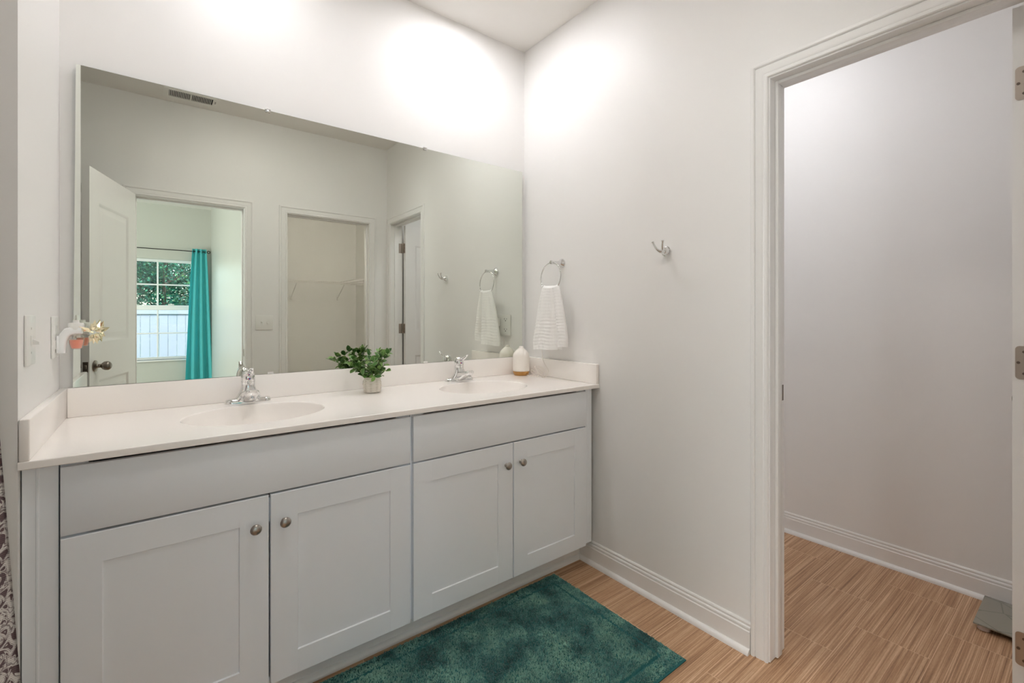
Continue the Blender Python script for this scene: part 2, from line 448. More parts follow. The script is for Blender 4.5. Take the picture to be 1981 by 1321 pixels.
# ------------------------------------------------------------------ panel doors
def door_slab(w, h, th, panels):
    # local: x 0..w (hinge at 0), y 0..th, z 0..h ; moulded panels on both faces
    mb = MB()
    xs = sorted({0, w} | {p[0] for p in panels} | {p[1] for p in panels}); zs = sorted({0, h} | {p[2] for p in panels} | {p[3] for p in panels})
    for face, y, sg in ((0, 0, 1), (1, th, -1)):
        for i in range(len(xs)-1):
            for j in range(len(zs)-1):
                x0, x1, z0, z1 = xs[i], xs[i+1], zs[j], zs[j+1]
                if any(abs(x0-p[0]) < 1e-6 and abs(z0-p[2]) < 1e-6 for p in panels): continue
                mb.add([(x0,y,z0),(x1,y,z0),(x1,y,z1),(x0,y,z1)], [(0,1,2,3) if sg > 0 else (3,2,1,0)])
        for p in panels:
            rs = []
            for ins, d in ((0,0),(.004,.001),(.012,.0075),(.020,.0085),(.026,.0085),(.050,.003),(.054,.003)):
                yy = y+sg*d
                rs.append([(p[0]+ins,yy,p[2]+ins),(p[1]-ins,yy,p[2]+ins),(p[1]-ins,yy,p[3]-ins),(p[0]+ins,yy,p[3]-ins)])
            mb.rings(rs, True, False, True)
    mb.add([(0,0,0),(w,0,0),(w,th,0),(0,th,0),(0,0,h),(w,0,h),(w,th,h),(0,th,h)], [(0,1,2,3),(4,5,6,7),(0,3,7,4),(1,2,6,5)])
    return mb
def knob_mb(c, d, s=1):
    # rosette, neck and egg-shaped knob along direction d
    d = Vector(d).normalized(); q = d.to_track_quat('Z', 'Y').to_matrix().to_3x3()
    pr = [(.0,0),(.031,0),(.033,.002),(.032,.006),(.024,.009),(.014,.012),(.011,.016),(.0105,.028),(.013,.032),(.019,.037),(.0245,.045),(.0262,.054),(.0255,.063),(.022,.070),(.016,.075),(.009,.077),(.006,.0765),(0,.0765)]
    return MB().lathe(pr, c, 'z', 28, False, False, q)
def hinge_leaf(mb, xa, xb, y, z, h=.089):
    pass

# bathroom door (opened into the room, seen in the mirror)
DW = .660
e = empty('door_1', (BX0+.006, YR+.004, .012)); struct(e, 'white two-panel door standing open beside the bedroom doorway')
ang = math.atan2(.640, -.184)+.0
pan = [(.115, DW-.115, .19, .835), (.115, DW-.115, 1.055, 1.865)]
def dl(mb): # door local -> same local frame of the empty (rotation put on the empty)
    o = Vector(e.location); mb.v = [tuple(Vector(v)+o) for v in mb.v]; return mb
slab = build('door_panel', dl(door_slab(DW, 2.048, .035, pan)), M['trim'], e, 35)
ORG[slab.name] = ORG[e.name]
zk = .920
k1 = build('door_handle', dl(knob_mb((DW-.062, 0, zk), (0,-1,0))), M['bronze'], e, 40); k1['label'] = 'dark nickel egg-shaped knob'
k2 = build('door_handle', dl(knob_mb((DW-.062, .035, zk), (0,1,0))), M['bronze'], e, 40); k2['label'] = 'dark nickel egg-shaped knob'
mb = MB().bbox(DW-.001, DW+.001, .005, .030, zk-.029, zk+.029, .0008, 1).bbox(DW, DW+.008, .011, .024, zk-.010, zk+.010, .002, 1)
build('latch_plate', dl(mb), M['bronze'], e)
for z in (.22, 1.02, 1.80):
    mb = MB().lathe([(.0065,z-.045),(.0065,z+.045)], (-.004, .040, 0)).bbox(-.0015, .0, .004, .036, z-.045, z+.045, .0005, 1)
    build('hinge', dl(mb), M['hingemat'], e, 40)
e.rotation_euler = (0, 0, ang)

# toilet-room door, opened 90 degrees into the toilet room
WDW = .606
e = empty('door_2', (XW0+.008, OY0+.016, .012)); struct(e, 'white two-panel door opened into the toilet room, hinge leaves on its edge')
pan = [(.10, WDW-.10, .19, .835), (.10, WDW-.10, 1.055, 1.865)]
build('door_panel', dl(door_slab(WDW, 2.040, .035, pan)), M['trim'], e, 35)
build('door_handle', dl(knob_mb((WDW-.062, 0, zk), (0,-1,0))), M['bronze'], e, 40)
build('door_handle', dl(knob_mb((WDW-.062, .035, zk), (0,1,0))), M['bronze'], e, 40)
def leaf_mb(z0, z1, y0, y1, x0, x1, r=.009):
    pts = []
    for cy, cz, a0 in ((y1-r, z1-r, 0), (y0+.0005, z1-.0005, 90), (y0+.0005, z0+.0005, 180), (y1-r, z0+r, 270)):
        rr = r if abs(cy-(y1-r)) < 1e-6 else .0005
        for k in range(7):
            a = math.radians(a0+k*15); pts.append((cy+rr*math.cos(a), cz+rr*math.sin(a)))
    return MB().rings([[(x, y, z) for y, z in pts] for x in (x0, x1)])
for zc in (.320, 1.085, 1.832):
    h = build('hinge', dl(leaf_mb(zc-.0445, zc+.0445, 0.0, .0295, -.0022, -.0002)), M['hingemat'], e)
    for yy, zz in ((.0235, 0), (.013, .029), (.013, -.029)):
        build('screw', dl(MB().lathe([(.0036,-.0034),(.0036,-.0022)], (0, yy, zc+zz), 'x', 12)), M['screw'], h)
    build('pin', dl(MB().lathe([(.0058,zc-.0445),(.0062,zc-.044),(.0062,zc+.044),(.0058,zc+.0465),(.004,zc+.0465),(.0045,zc+.051),(0,zc+.0525)], (-.0055,-.004,0), 'z', 14)), M['hingemat'], h, 40)
e.rotation_euler = (0, 0, -math.radians(3.0))
# jamb side leaves of those hinges
for zc in (.332, 1.097, 1.844):
    build('hinge_leaf', MB().bbox(XW0-.034, XW0-.001, OY0-.001, OY0+.0016, zc-.0445, zc+.0445, .0008, 1), M['hingemat'], tr1)
# closet jamb hinge leaves (the closet door has been taken off its hinges)
for zc in (1.05, 1.815):
    build('hinge_leaf', MB().bbox(CX0-.001, CX0+.0016, YR-.114, YR-.082, zc-.0445, zc+.0445, .0008, 1), M['hingemat'], tr3)

# ------------------------------------------------------------------ vanity cabinets
YF, YFR = -.560, -.541        # door faces, face-frame plane
def shaker(x0, x1, z0, z1, fr=.0755):
    y0, y1 = YF, YF+.019
    mb = MB()
    xs = [x0, x0+fr, x1-fr, x1]; zs = [z0, z0+fr-.003, z1-fr, z1]
    b = .0015
    outer = [(x0,z0),(x1,z0),(x1,z1),(x0,z1)]; inner = [(xs[1],zs[1]),(xs[2],zs[1]),(xs[2],zs[2]),(xs[1],zs[2])]
    def ring(pts, ins, y):
        cx, cz = (pts[0][0]+pts[2][0])/2, (pts[0][1]+pts[2][1])/2
        return [(px+(ins if px < cx else -ins), y, pz+(ins if pz < cz else -ins)) for px, pz in pts]
    rs = [ring(outer, 0, y1), ring(outer, 0, y0+b), ring(outer, b, y0), ring(inner, 0, y0), ring(inner, .0018, y0+.0040), ring(inner, .0022, y0+.0045)]
    mb.rings(rs, True, True, True)
    # hairline joints between stiles and rails
    for xx in (xs[1], xs[2]):
        for za, zb in ((z0+.002, zs[1]-.001), (zs[2]+.001, z1-.002)):
            mb.box(xx-.0005, xx+.0005, y0-.00025, y0+.0005, za, zb)
    return mb
def cab_knob(x, z):
    return MB().lathe([(.0,0),(.0075,0),(.0085,-.002),(.0062,-.005),(.0055,-.012),(.0085,-.0155),(.0145,-.018),(.0155,-.021),(.0140,-.0245),(.0085,-.0275),(0,-.0285)], (x, YF, z), 'y', 28, False, False)
def cabinet(name, x0, x1, fx0, fx1, xm0, xm1, label, filler):
    e = empty(name, ((x0+x1)/2, -.28, 0)); tag(e, label, 'cabinet', None)
    mb = MB().box(x0, x1, YFR, -.001, .118, .130).box(x0, x0+.016, YFR, -.001, .130, .868).box(x1-.016, x1, YFR, -.001, .130, .868)
    mb.box(x0+.016, x1-.016, -.012, -.002, .130, .868)
    fw = .035
    mb.box(x0+.016, x0+fw+.016, YFR, YFR+.018, .130, .868).box(x1-fw-.016, x1-.016, YFR, YFR+.018, .130, .868)
    mb.box(x0+fw+.016, x1-fw-.016, YFR, YFR+.018, .600, .672).box(x0+fw+.016, x1-fw-.016, YFR, YFR+.018, .790, .846)
    build('body', mb, M['cab'], e)
    build('drawer_front', MB().bbox(fx0, fx1, YF, YFR, .692, .858, .0018, 2), M['cab'], e, 30)
    for (a, b, kx) in ((fx0, xm0, xm0-.037), (xm1, fx1, xm1+.037)):
        d = build('door', shaker(a, b, .117, .686), M['cab'], e, 20)
        k = build('knob', cab_knob(kx, .600), M['nickel'], d, 40)
        k['label'] = 'brushed nickel round knob'
    fa, fb = filler
    mb = MB().box(fa, fb, YFR-.010, YFR+.010, .122, .868)
    n = 2 if fb-fa < .05 else 1
    for i in range(n): 
        q = fa + (fb-fa)*((i+1)/(n+1) if n > 1 else .42)
        mb.bbox(q-.003, q+.003, YFR-.0115, YFR-.009, .122, .868, .0012, 1)
    build('filler_strip', mb, M['cab'], e)
    return e
cabinet('vanity_cabinet', .066, .978, .068, .974, .517, .522, 'pale grey sink cabinet under the left basin, by the light-switch wall', (.003, .064))
cabinet('vanity_cabinet', .982, 1.888, .986, 1.884, 1.440, 1.445, 'pale grey sink cabinet under the right basin, nearest the towel ring', (1.888, 1.931))
b = build('baseboard_vanity', MB().box(.0, XR-.012, -.456, -.440, .001, .118), M['trim']); struct(b, 'white toe-kick board under the vanity')
build('shoe_moulding', ext([(o-.012, z) for o, z in SHOE], (.0, -.456), (XR-.012, -.456), (0, -1)), M['trim'], b, 50)

# ------------------------------------------------------------------ countertop with two moulded basins
ZT = .888
e = empty('vanity_countertop', (.979, -.28, ZT)); tag(e, 'long cream countertop with two moulded oval basins, resting on the cabinets', 'countertop')
basins = [(.527, -.300, .216, .176), (1.470, -.300, .216, .176)]
NS = 96
mb = MB()
XE = (.0005, XR-.0005); Y0, Y1 = -.578, -.001
def sq(cx, cy, x0, x1, y0, y1, a):
    c, s_ = math.cos(a), math.sin(a); t = 1e9
    if c > 1e-9: t = min(t, (x1-cx)/c)
    if c < -1e-9: t = min(t, (x0-cx)/c)
    if s_ > 1e-9: t = min(t, (y1-cy)/s_)
    if s_ < -1e-9: t = min(t, (y0-cy)/s_)
    return (cx+t*c, cy+t*s_)
xmid = .9985
for (cx, cy, rx, ry), (x0, x1) in zip(basins, ((XE[0], xmid), (xmid, XE[1]))):
    y0, y1 = Y0+.006, Y1
    angs = sorted([2*PI*i/NS for i in range(NS)] + [math.atan2(yy-cy, xx-cx) % (2*PI) for xx in (x0, x1) for yy in (y0, y1)])
    outer = [(*sq(cx, cy, x0, x1, y0, y1, a), ZT) for a in angs]
    inner = [(cx+rx*math.cos(a)*1.012, cy+ry*math.sin(a)*1.012, ZT) for a in angs]
    mb.rings([outer, inner], True, False, False)
    bs = MB(); rs = []
    for k, d in ((1.012, 0), (1.006, .0004), (.999, .0020), (.993, .006), (.975, .022), (.945, .042), (.89, .066), (.80, .090), (.68, .108), (.50, .122), (.33, .129), (.16, .133), (.09, .134)):
        rs.append([(cx+rx*math.cos(a)*k, cy+ry*math.sin(a)*k, ZT-d) for a in angs])
    bs.rings(rs, True, False, True)
    bo = build('basin', bs, M['counter'], e, 60, fix=False)
    bo.data.flip_normals()
    build('drain', MB().lathe([(0,.001),(.020,.001),(.022,.0),(.022,-.002)], (cx, cy, ZT-.1325), 'z', 24, False, False).lathe([(0,.006),(.013,.005),(.014,.003)], (cx, cy, ZT-.1325), 'z', 20, False, False), M['chrome'], bo, 40)
# front edge and underside
pr = [(Y0+.006, ZT), (Y0+.003, ZT)]+[(Y0+.003-.003*math.sin(a), ZT-.003+.003*math.cos(a)) for a in [i*PI/8 for i in range(1,5)]]+[(Y0, ZT-.0175),(Y0+.0015, ZT-.019),(Y0+.020, ZT-.019)]
mb.rings([[(x, y, z) for y, z in pr] for x in XE], False, False, False)
mb.add([(XE[0], Y0+.02, ZT-.019), (XE[1], Y0+.02, ZT-.019), (XE[1], Y0+.06, ZT-.019), (XE[0], Y0+.06, ZT-.019)], [(0,1,2,3)])
build('slab', mb, M['counter'], e, 40)
build('backsplash', MB().bbox(.020, XR-.020, -.020, -.001, ZT, .985, .003, 3), M['counter'], e, 40)
for xa, xb, nm in ((.001, .020, 'left'), (XR-.020, XR-.001, 'right')):
    build('side_splash', MB().bbox(xa, xb, -.576, -.001, ZT, .985, .003, 3), M['counter'], e, 40)

# ------------------------------------------------------------------ mirror
e = empty('wall_mirror', (.98, -.02, .985)); tag(e, 'wide frameless wall mirror standing on the backsplash above both basins', 'mirror')
mc4 = [(.034, .9862), (1.927, .9862), (1.927, 2.050), (.041, 2.050)]
bk, fr = YM+.006, YM
build('glass', MB().add([(x, fr, z) for x, z in mc4], [(0,1,2,3)]), M['mirror'], e, fix=False)
build('glass_edge', MB().rings([[(x, y, z) for x, z in mc4] for y in (fr+.0001, bk)], True, False, True), M['medge'], e)
build('backing', MB().box(.075, 1.885, bk, -.001, 1.02, 2.01), M['dark'], e)
for x in (.607, 1.307):
    build('clip', MB().bbox(x-.011, x+.011, YM-.004, -.001, 2.046, 2.055, .0015, 2).bbox(x-.009, x+.009, YM-.005, YM-.001, 2.041, 2.053, .0015, 2), M['chrome'], e, 40)
for x in (.617, 1.310):
    build('clip', MB().bbox(x-.011, x+.011, YM-.0035, YM-.0003, .9855, .9935, .0012, 2), M['plastic'], e, 40)['label'] = 'clear plastic mirror clip'

# ------------------------------------------------------------------ faucets
def faucet(cx, cy, label):
    e = empty('faucet', (cx, cy, ZT)); tag(e, label, 'faucet', 'chrome single-lever faucets')
    def R(o): return (cx+o[0], cy+o[1], ZT+o[2])
    # deck plate: stadium lofted upward and blending into the body
    def stad(hx, hy, z, n=40, sx=0.0):
        r = hy; out = []
        for i in range(n):
            a = 2*PI*i/n; c, s_ = math.cos(a), math.sin(a)
            out.append(R(((hx-r)*(1 if c > 0 else -1)*min(1, abs(c)*6)+r*c, r*s_+sx, z)))
        return out
    mb = MB().rings([stad(.0775,.0255,0), stad(.078,.026,.004), stad(.077,.025,.013), stad(.073,.021,.0185), stad(.055,.018,.020)])
    # central ridge rising to the column
    rs = []
    for z, hx, hy, oy in ((.010,.056,.0255,0),(.020,.047,.0255,-.002),(.032,.037,.025,-.003),(.046,.029,.0245,-.002),(.062,.0245,.0235,.0)):
        rs.append(stad(hx, hy, z, 40, oy))
    mb.rings(rs)
    b = build('base', mb, M['chrome'], e, 50)
    # spout: wide blade reaching forward with rounded nose
    rs = []
    for t in [i/14 for i in range(15)]:
        y = .006-.118*t; zt = .048+.017*t; w = .031-.009*t+.004*max(0, t-.7)
        th = (.034*(1-t)**1.2+.0235)
        if t > .86: k = math.sqrt(max(0, 1-((t-.86)/.145)**2)); w *= .35+.65*k; th *= .5+.5*k
        ring = []
        for i in range(20):
            a = 2*PI*i/20; c, s_ = math.cos(a), math.sin(a)
            ring.append(R((w*math.copysign(abs(c)**.6, c), y, zt-th/2+th/2*math.copysign(abs(s_)**.8, s_))))
        rs.append(ring)
    sp = build('spout', MB().rings(rs), M['chrome'], e, 60)
    build('aerator', MB().lathe([(.0100,.044),(.0105,.036),(.0112,.030),(.0108,.027),(.0090,.0265),(.0085,.029),(0,.029)], R((0,-.094,0)), 'z', 24, True, False), M['chrome'], sp, 40)
    build('column', MB().lathe([(.0265,.036),(.0255,.052),(.0240,.066),(.0232,.078),(.0240,.080),(.0240,.0825),(.0228,.083)], R((0,.004,0)), 'z', 32), M['chrome'], e, 50)
    # lever: dome cap with a tapering flat tongue rising forward
    mb = MB().lathe([(.0234,.083),(.0244,.086),(.0238,.098),(.0216,.110),(.0175,.119),(.010,.1245),(0,.126)], R((0,.004,0)), 'z', 32)
    rs = []
    for t in [i/12 for i in range(13)]:
        y = .004-.084*t; z = .106+.034*t-.005*math.sin(t*PI); w = .0195-.0110*t+.002*math.sin(t*PI*2); th = .018*(1-t)**1.2+.0035
        if t > .9: w *= .75
        rs.append([R((w*math.cos(2*PI*i/16), y, z+th/2*math.sin(2*PI*i/16))) for i in range(16)])
    mb.rings(rs)
    lv = build('lever', mb, M['chrome'], e, 60)
    q = Vector((0, -.0208, .094))
    build('hot_mark', MB().lathe([(.0028,0),(.0028,-.0012)], R((-.002,-.0195,.094)), 'y', 14), M['red'], lv)
    build('cold_mark', MB().lathe([(.0030,0),(.0030,-.0014)], R((.002,-.0195,.094)), 'y', 14), M['blue'], lv)
    return e
f0 = faucet(.529, -.082, 'chrome single-lever faucet at the left basin, near the left wall')
copy_thing(f0, (1.468, -.078, ZT), 'chrome single-lever faucet at the right basin, near the diffuser')

# ------------------------------------------------------------------ potted plant
px, py = .996, -.132
e = empty('potted_plant', (px, py, ZT)); tag(e, 'small leafy green plant in a whitewashed woven pot between the faucets', 'plant')
mb = MB(); rs = []
for i in range(33):
    t = i/32; z = .001+t*.066; r = .030+.0085*math.sin(PI*(t*.80+.13))
    r = {0: .026}.get(i, r)
    ring = []
    for j in range(64):
        a = 2*PI*j/64
        row = math.floor(t*8.999); ph = (t*9) % 1
        wv_ = -.0012+abs(math.sin(PI*ph))**.7*.0026*(.70+.45*math.cos(a*9+row*PI)) + .0004*noise.noise(Vector((a*5, t*20, 0)))
        ring.append((px+(r+wv_)*math.cos(a), py+(r+wv_)*math.sin(a), ZT+z+.0011*math.sin(a*5+row*PI)*math.sin(PI*t)))
    rs.append(ring)
ins = [[(px+(v[0]-px)*k, py+(v[1]-py)*k, v[2]-d) for v in rs[-1]] for k, d in ((.95, -.001), (.88, .002), (.86, .010))]
build('pot', MB().rings(rs+ins), M['pot'], e, 70)
build('moss', MB().lathe([(.0,.060),(.030,.060),(.0295,.056)], (px, py, ZT), 'z', 24, False, False), M['soil'], e)
rp_ = random.Random(11)
lv = MB(); rim = []; stems = MB()
def leaf(base, d, up, ln, wd, cup=.15):
    d = d.normalized(); side = d.cross(up).normalized(); nrm = side.cross(d).normalized()
    n0 = len(lv.v); NL = 6
    prof = [(.0,.10),(.16,.60),(.36,.95),(.58,1.0),(.80,.74),(1.0,.06)]
    vs = []
    for t, w in prof:
        c = base + d*(ln*t) - nrm*(ln*.18*t*t)
        for q, u in ((-1,1.0),(-.82,.0),(0,0),(.82,.0),(1,1.0)):
            vs.append(c + side*(wd*w*q) + nrm*(cup*wd*w*abs(q)**1.5)); rim.append(1.0 if u else 0.0)
    fs = []
    for i in range(len(prof)-1):
        for j in range(4): fs.append((i*5+j, i*5+j+1, (i+1)*5+j+1, (i+1)*5+j))
    lv.add(vs, fs)
targets = []
for i in range(21):
    a = 2*PI*i/21+rp_.uniform(-.15,.15); el = rp_.choice([.35,.6,.95,1.3]) + rp_.uniform(-.12,.12)
    ln = rp_.uniform(.045,.064)*(.95 if el < .8 else 1.62)
    targets.append((a, el, ln))
targets += [(math.radians(172), .62, .088), (math.radians(186), .50, .100), (math.radians(165), .40, .072), (math.radians(178), .78, .102), (math.radians(8), .65, .066), (math.radians(-20), .3, .055), (math.radians(-100), -.1, .048), (math.radians(-60), -.1, .05), (math.radians(-150), .1, .06)]
for a, el, ln in targets:
    b0 = Vector((px+.012*math.cos(a), py+.012*math.sin(a), ZT+.060))
    d0 = Vector((math.cos(a)*math.cos(el), math.sin(a)*math.cos(el), math.sin(el)))
    if math.sin(a) > .3: ln *= .8
    pts = []
    for k in range(9):
        t = k/8; p = b0 + d0*(ln*t) + Vector((0,0,.014*math.sin(t*PI*.7))) + Vector((0,0,.006))*t
        pts.append(p)
    stems.tube(pts, .0008, 5)
    for k in range(3, 9, 2 if ln < .08 else 1):
        p = pts[k]; t_ = (pts[k]-pts[k-1]).normalized()
        for sgn in ((-1, 1) if k < 8 else (-1, 1, 0)):
            up = Vector((0,0,1)) if abs(t_.z) < .9 else Vector((1,0,0))
            sd_ = t_.cross(up).normalized()
            rot = rp_.uniform(-.9,.9)
            sd_ = (sd_*math.cos(rot) + sd_.cross(t_)*math.sin(rot))
            dd = t_*(.55 if sgn else 1.0) + sd_*sgn*.9 + Vector((0,0,rp_.uniform(-.1,.35)))
            if rp_.random() < .18: continue
            if p.y > -.045 : dd.y -= .8
            s_ = rp_.uniform(.8,1.15)
            leaf(p, dd, (Vector((rp_.uniform(-.6,.6), rp_.uniform(-1.2,.1), 1))).normalized(), .0290*s_, .0100*s_, rp_.uniform(.1,.4))
fo = build('foliage', lv, M['leaf'], e, 60, fix=False)
at_ = fo.data.attributes.new('rim', 'FLOAT', 'POINT'); at_.data.foreach_set('value', rim[:len(fo.data.vertices)])
build('stems', stems, M['stem'], e, 60)

# ------------------------------------------------------------------ diffuser
dx, dy = 1.868, -.082
DS = Matrix.Diagonal((1.06,1.06,1.06))
e = empty('aroma_diffuser', (dx, dy, ZT)); tag(e, 'cream ceramic bottle-shaped aroma diffuser with an amber wood base, in the right corner', 'diffuser')
build('body', MB().lathe([(.0415,.022),(.0435,.024),(.0440,.032),(.0438,.100),(.0425,.109),(.038,.118),(.029,.129),(.019,.138),(.0135,.142),(.0115,.146),(.0115,.150),(.0095,.152),(.006,.151),(.005,.146),(0,.145)], (dx,dy,ZT), 'z', 48, True, False, DS), M['ceramic'], e, 50)
build('wooden_base', MB().lathe([(.034,.0),(.0375,.002),(.0415,.013),(.0425,.022)], (dx,dy,ZT), 'z', 48, True, True, DS), M['wood'], e, 50)

# ------------------------------------------------------------------ outlet, multi-outlet adapter, plug and cord (right wall, seen in the mirror)
e = empty('outlet_extender', (XR, -.222, 1.16)); tag(e, 'white wedge-shaped six-way outlet extender on the wall behind the hand towel', 'outlet')
x0, x1 = XR-.033, XR-.0005
ya, yb, yc_, yd_ = -.300, -.276, -.166, -.166
pts = [(x1,-.304),(x0,-.276),(x0+.0,-.212),(x1,-.160)]
pts = [(x1,-.300),(x0,-.262),(x0,-.238),(x1-.006,-.162),(x1,-.162)]
z0, z1 = 1.097, 1.225
mbb = bmesh.new()
vs0 = [mbb.verts.new((x, y, z0)) for x, y in pts]; vs1 = [mbb.verts.new((x, y, z1)) for x, y in pts]
mbb.faces.new(vs0[::-1]); mbb.faces.new(vs1)
for i in range(5): mbb.faces.new([vs0[i], vs0[(i+1)%5], vs1[(i+1)%5], vs1[i]])
bmesh.ops.bevel(mbb, geom=list(mbb.edges), offset=.002, segments=2, affect='EDGES')
bd = build('body', MB().bm(mbb), M['plastic'], e, 30)
# sockets on the face towards the mirror side: slots
A = Vector((x0, -.238, 0)); B_ = Vector((x1-.006, -.162, 0)); dirf = (B_-A).normalized(); nf = Vector((dirf.y, -dirf.x, 0)); nf = nf if nf.x < 0 else -nf
for zc in (1.193, 1.130):
    mb = MB()
    for du, dz, w, h in ((-.008,.007,.0012,.0045),(.008,.007,.0012,.0035),(0,-.004,.0026,.0026)):
        c = A+dirf*(.045+du)+nf*.0003; zz = zc+dz
        p0, p1 = c-dirf*w, c+dirf*w; q = nf*.0006
        mb.rings([[tuple(p0)[:2]+(zz-h,), tuple(p1)[:2]+(zz-h,), tuple(p1)[:2]+(zz+h,), tuple(p0)[:2]+(zz+h,)],
                  [tuple(p0+q)[:2]+(zz-h,), tuple(p1+q)[:2]+(zz-h,), tuple(p1+q)[:2]+(zz+h,), tuple(p0+q)[:2]+(zz+h,)]])
    build('socket', mb, M['dark'], bd)
e = empty('plug_adapter', (x0-.026, -.246, 1.18)); tag(e, 'small white cube power adapter plugged into the outlet extender', 'adapter')
build('body', MB().bbox(x0-.050, x0-.0035, -.266, -.226, 1.155, 1.205, .004, 3), M['plastic'], e, 40)
build('pins', MB().box(x0-.0034, x0+.0002, -.258, -.236, 1.160, 1.198), M['dark'], e)
def crv(pts, n=8):
    pts = [Vector(p) for p in pts]; out = []
    for i in range(len(pts)-1):
        a = pts[max(i-1,0)]; b = pts[i]; c = pts[i+1]; d = pts[min(i+2, len(pts)-1)]
        for k in range(n):
            t = k/n
            out.append(.5*((2*b)+(c-a)*t+(2*a-5*b+4*c-d)*t*t+(3*b-a-3*c+d)*t**3))
    out.append(pts[-1]); return out
cz = ZT+.0022
cord = crv([(x0-.030,-.246,1.154),(x0-.026,-.246,1.135),(1.912,-.236,1.110),(1.925,-.205,1.085),(1.926,-.190,1.055),(1.920,-.200,1.02),(1.915,-.215,.975),(1.930,-.235,.930),(1.918,-.240,.896),(1.895,-.225,cz),
            (1.905,-.175,cz+.03),(1.928,-.150,cz+.042),(1.925,-.195,cz+.02),(1.900,-.232,cz+.002),(1.890,-.195,cz+.028),(1.912,-.150,cz+.050),(1.930,-.185,cz+.045),(1.915,-.238,cz+.012),
            (1.888,-.215,cz+.004),(1.878,-.165,cz+.015),(1.895,-.140,cz+.03),(1.905,-.180,cz+.01),(1.885,-.200,cz),(1.872,-.165,cz),(1.872,-.1275,cz+.003)], 7)
tag(build('power_cord', MB().tube(cord, .0013, 6), M['rope'], None, 60), 'thin tangled cream power cord behind the diffuser in the right corner', 'cord')

# ------------------------------------------------------------------ towel ring and towel
ry, rz = -.318, 1.498
e = empty('towel_ring', (XR, ry, rz)); tag(e, 'chrome towel ring on the right wall above the counter end', 'towel ring')
build('rosette', MB().lathe([(.0,-.0005),(.0245,-.0005),(.0255,-.003),(.0235,-.008),(.0175,-.014),(.0125,-.022),(.0105,-.036),(.0095,-.056),(.0085,-.068),(.0095,-.0715),(.0112,-.077),(.0090,-.083),(0,-.0855)], (XR,ry,rz), 'x', 36, False, False), M['chrome'], e, 50)
RC = (XR-.077, ry+.006, rz-.0765); RR = .076
ringpts = [(RC[0]+.006*math.cos(a), RC[1]+RR*math.sin(a), RC[2]+RR*math.cos(a)) for a in [2*PI*i/64 for i in range(64)]]
build('ring', MB().tube(ringpts, .0031, 10, True), M['chrome'], e, 60)
def towel_pt(u, v):
    # v 0 at ring .. 1 hem ; u around the folded bundle
    a = 2*PI*u
    zt = 1.3535+.032*(.0 if v > .04 else 1)*0
    z = 1.376 - v*(1.376-1.048)
    k = min(1, v*1.15)**.72
    hw = .056+.074*k
    th = .017+.017*k
    yc0 = ry+.002 + (.012)*v + .012
    yy = -math.cos(a)*hw; xx = math.sin(a)*th
    side = 1 if math.sin(a) < 0 else -1   # front layer faces -x
    # deep fold dividing the big front lobe (towards +y) from the narrow lobe at the -y side
    s_ = math.cos(a)       # +1 = -y side
    fold = math.exp(-((s_-.40)/.13)**2)*(.005+.036*k)
    rip = .0035*math.sin(s_*9+3*v)+.0025*math.sin(s_*17-2*v)
    sagn = noise.noise(Vector((s_*2.2, v*3.0, side*3)))*.006
    band = .0011*math.sin(v*120+2*noise.noise(Vector((s_*2, v*5, 1))))*(1 if .52 < v < .95 else .35)
    if math.sin(a) < 0: xx += fold + rip*k + sagn*k - band
    else: xx += -rip*.5*k + .006*math.sin(a)
    # gather near the top: sag between the ring sides
    z += -.010*math.cos(s_*PI/2*1.0)*max(0, 1-v*6) 
    z += .006*noise.noise(Vector((s_*1.7, 5, 2)))*v + (-.022*v*(s_ > .42 and 1 or 0)*0)
    z -= .008*v*(1-s_)*.5 - (.014*v if s_ > .45 else 0)
    return Vector((RC[0]+xx-.004*(1-v), yc0-.012+yy*(-1)*-1, z))
mb = MB()
NU, NV = 120, 90
rs = []
for j in range(NV+1):
    rs.append([towel_pt(i/NU, j/NV) for i in range(NU)])
rs = rs[1:]
top = [Vector((RC[0]+(p.x-RC[0])*.25, RC[1]+(p.y-RC[1])*.93, p.z+.0085)) for p in rs[0]]
bot = [Vector((RC[0]+(p.x-RC[0])*.86, p.y*1.0, p.z+.002)) for p in rs[-1]]
bot2 = [Vector((RC[0]+(p.x-RC[0])*.8, RC[1]+(p.y-RC[1])*.97, p.z+.03)) for p in rs[-1]]
mb.rings([top]+rs+[bot, bot2])
tag(build('hand_towel', mb, M['towel'], None, 60), 'white terry hand towel hanging folded through the chrome towel ring', 'towel')

# ------------------------------------------------------------------ robe hook
hy, hz = -.950, 1.494
e = empty('robe_hook', (XR, hy, hz)); tag(e, 'small chrome double robe hook alone on the right wall beside the door casing', 'hook')
build('rosette', MB().lathe([(0,-.0004),(.0215,-.0004),(.0225,-.003),(.0215,-.006),(.019,-.0068),(.0185,-.010),(.015,-.020),(.011,-.027),(0,-.029)], (XR,hy,hz), 'x', 36, False, False), M['chrome'], e, 50)
for sg in (-1, 1):
    pts = crv([(XR-.020,hy+sg*.002,hz-.004),(XR-.034,hy+sg*.007,hz-.003),(XR-.048,hy+sg*.014,hz+.006),(XR-.056,hy+sg*.019,hz+.020),(XR-.060,hy+sg*.023,hz+.032),(XR-.062,hy+sg*.024,hz+.038)], 5)
    n = len(pts)
    build('prong', MB().tube(pts, [.0088-.0045*min(1, i/(n*.55))+(.0012 if i > n*.75 else 0)-(.003 if i == n-1 else 0) for i in range(n)], 12), M['chrome'], e, 60)

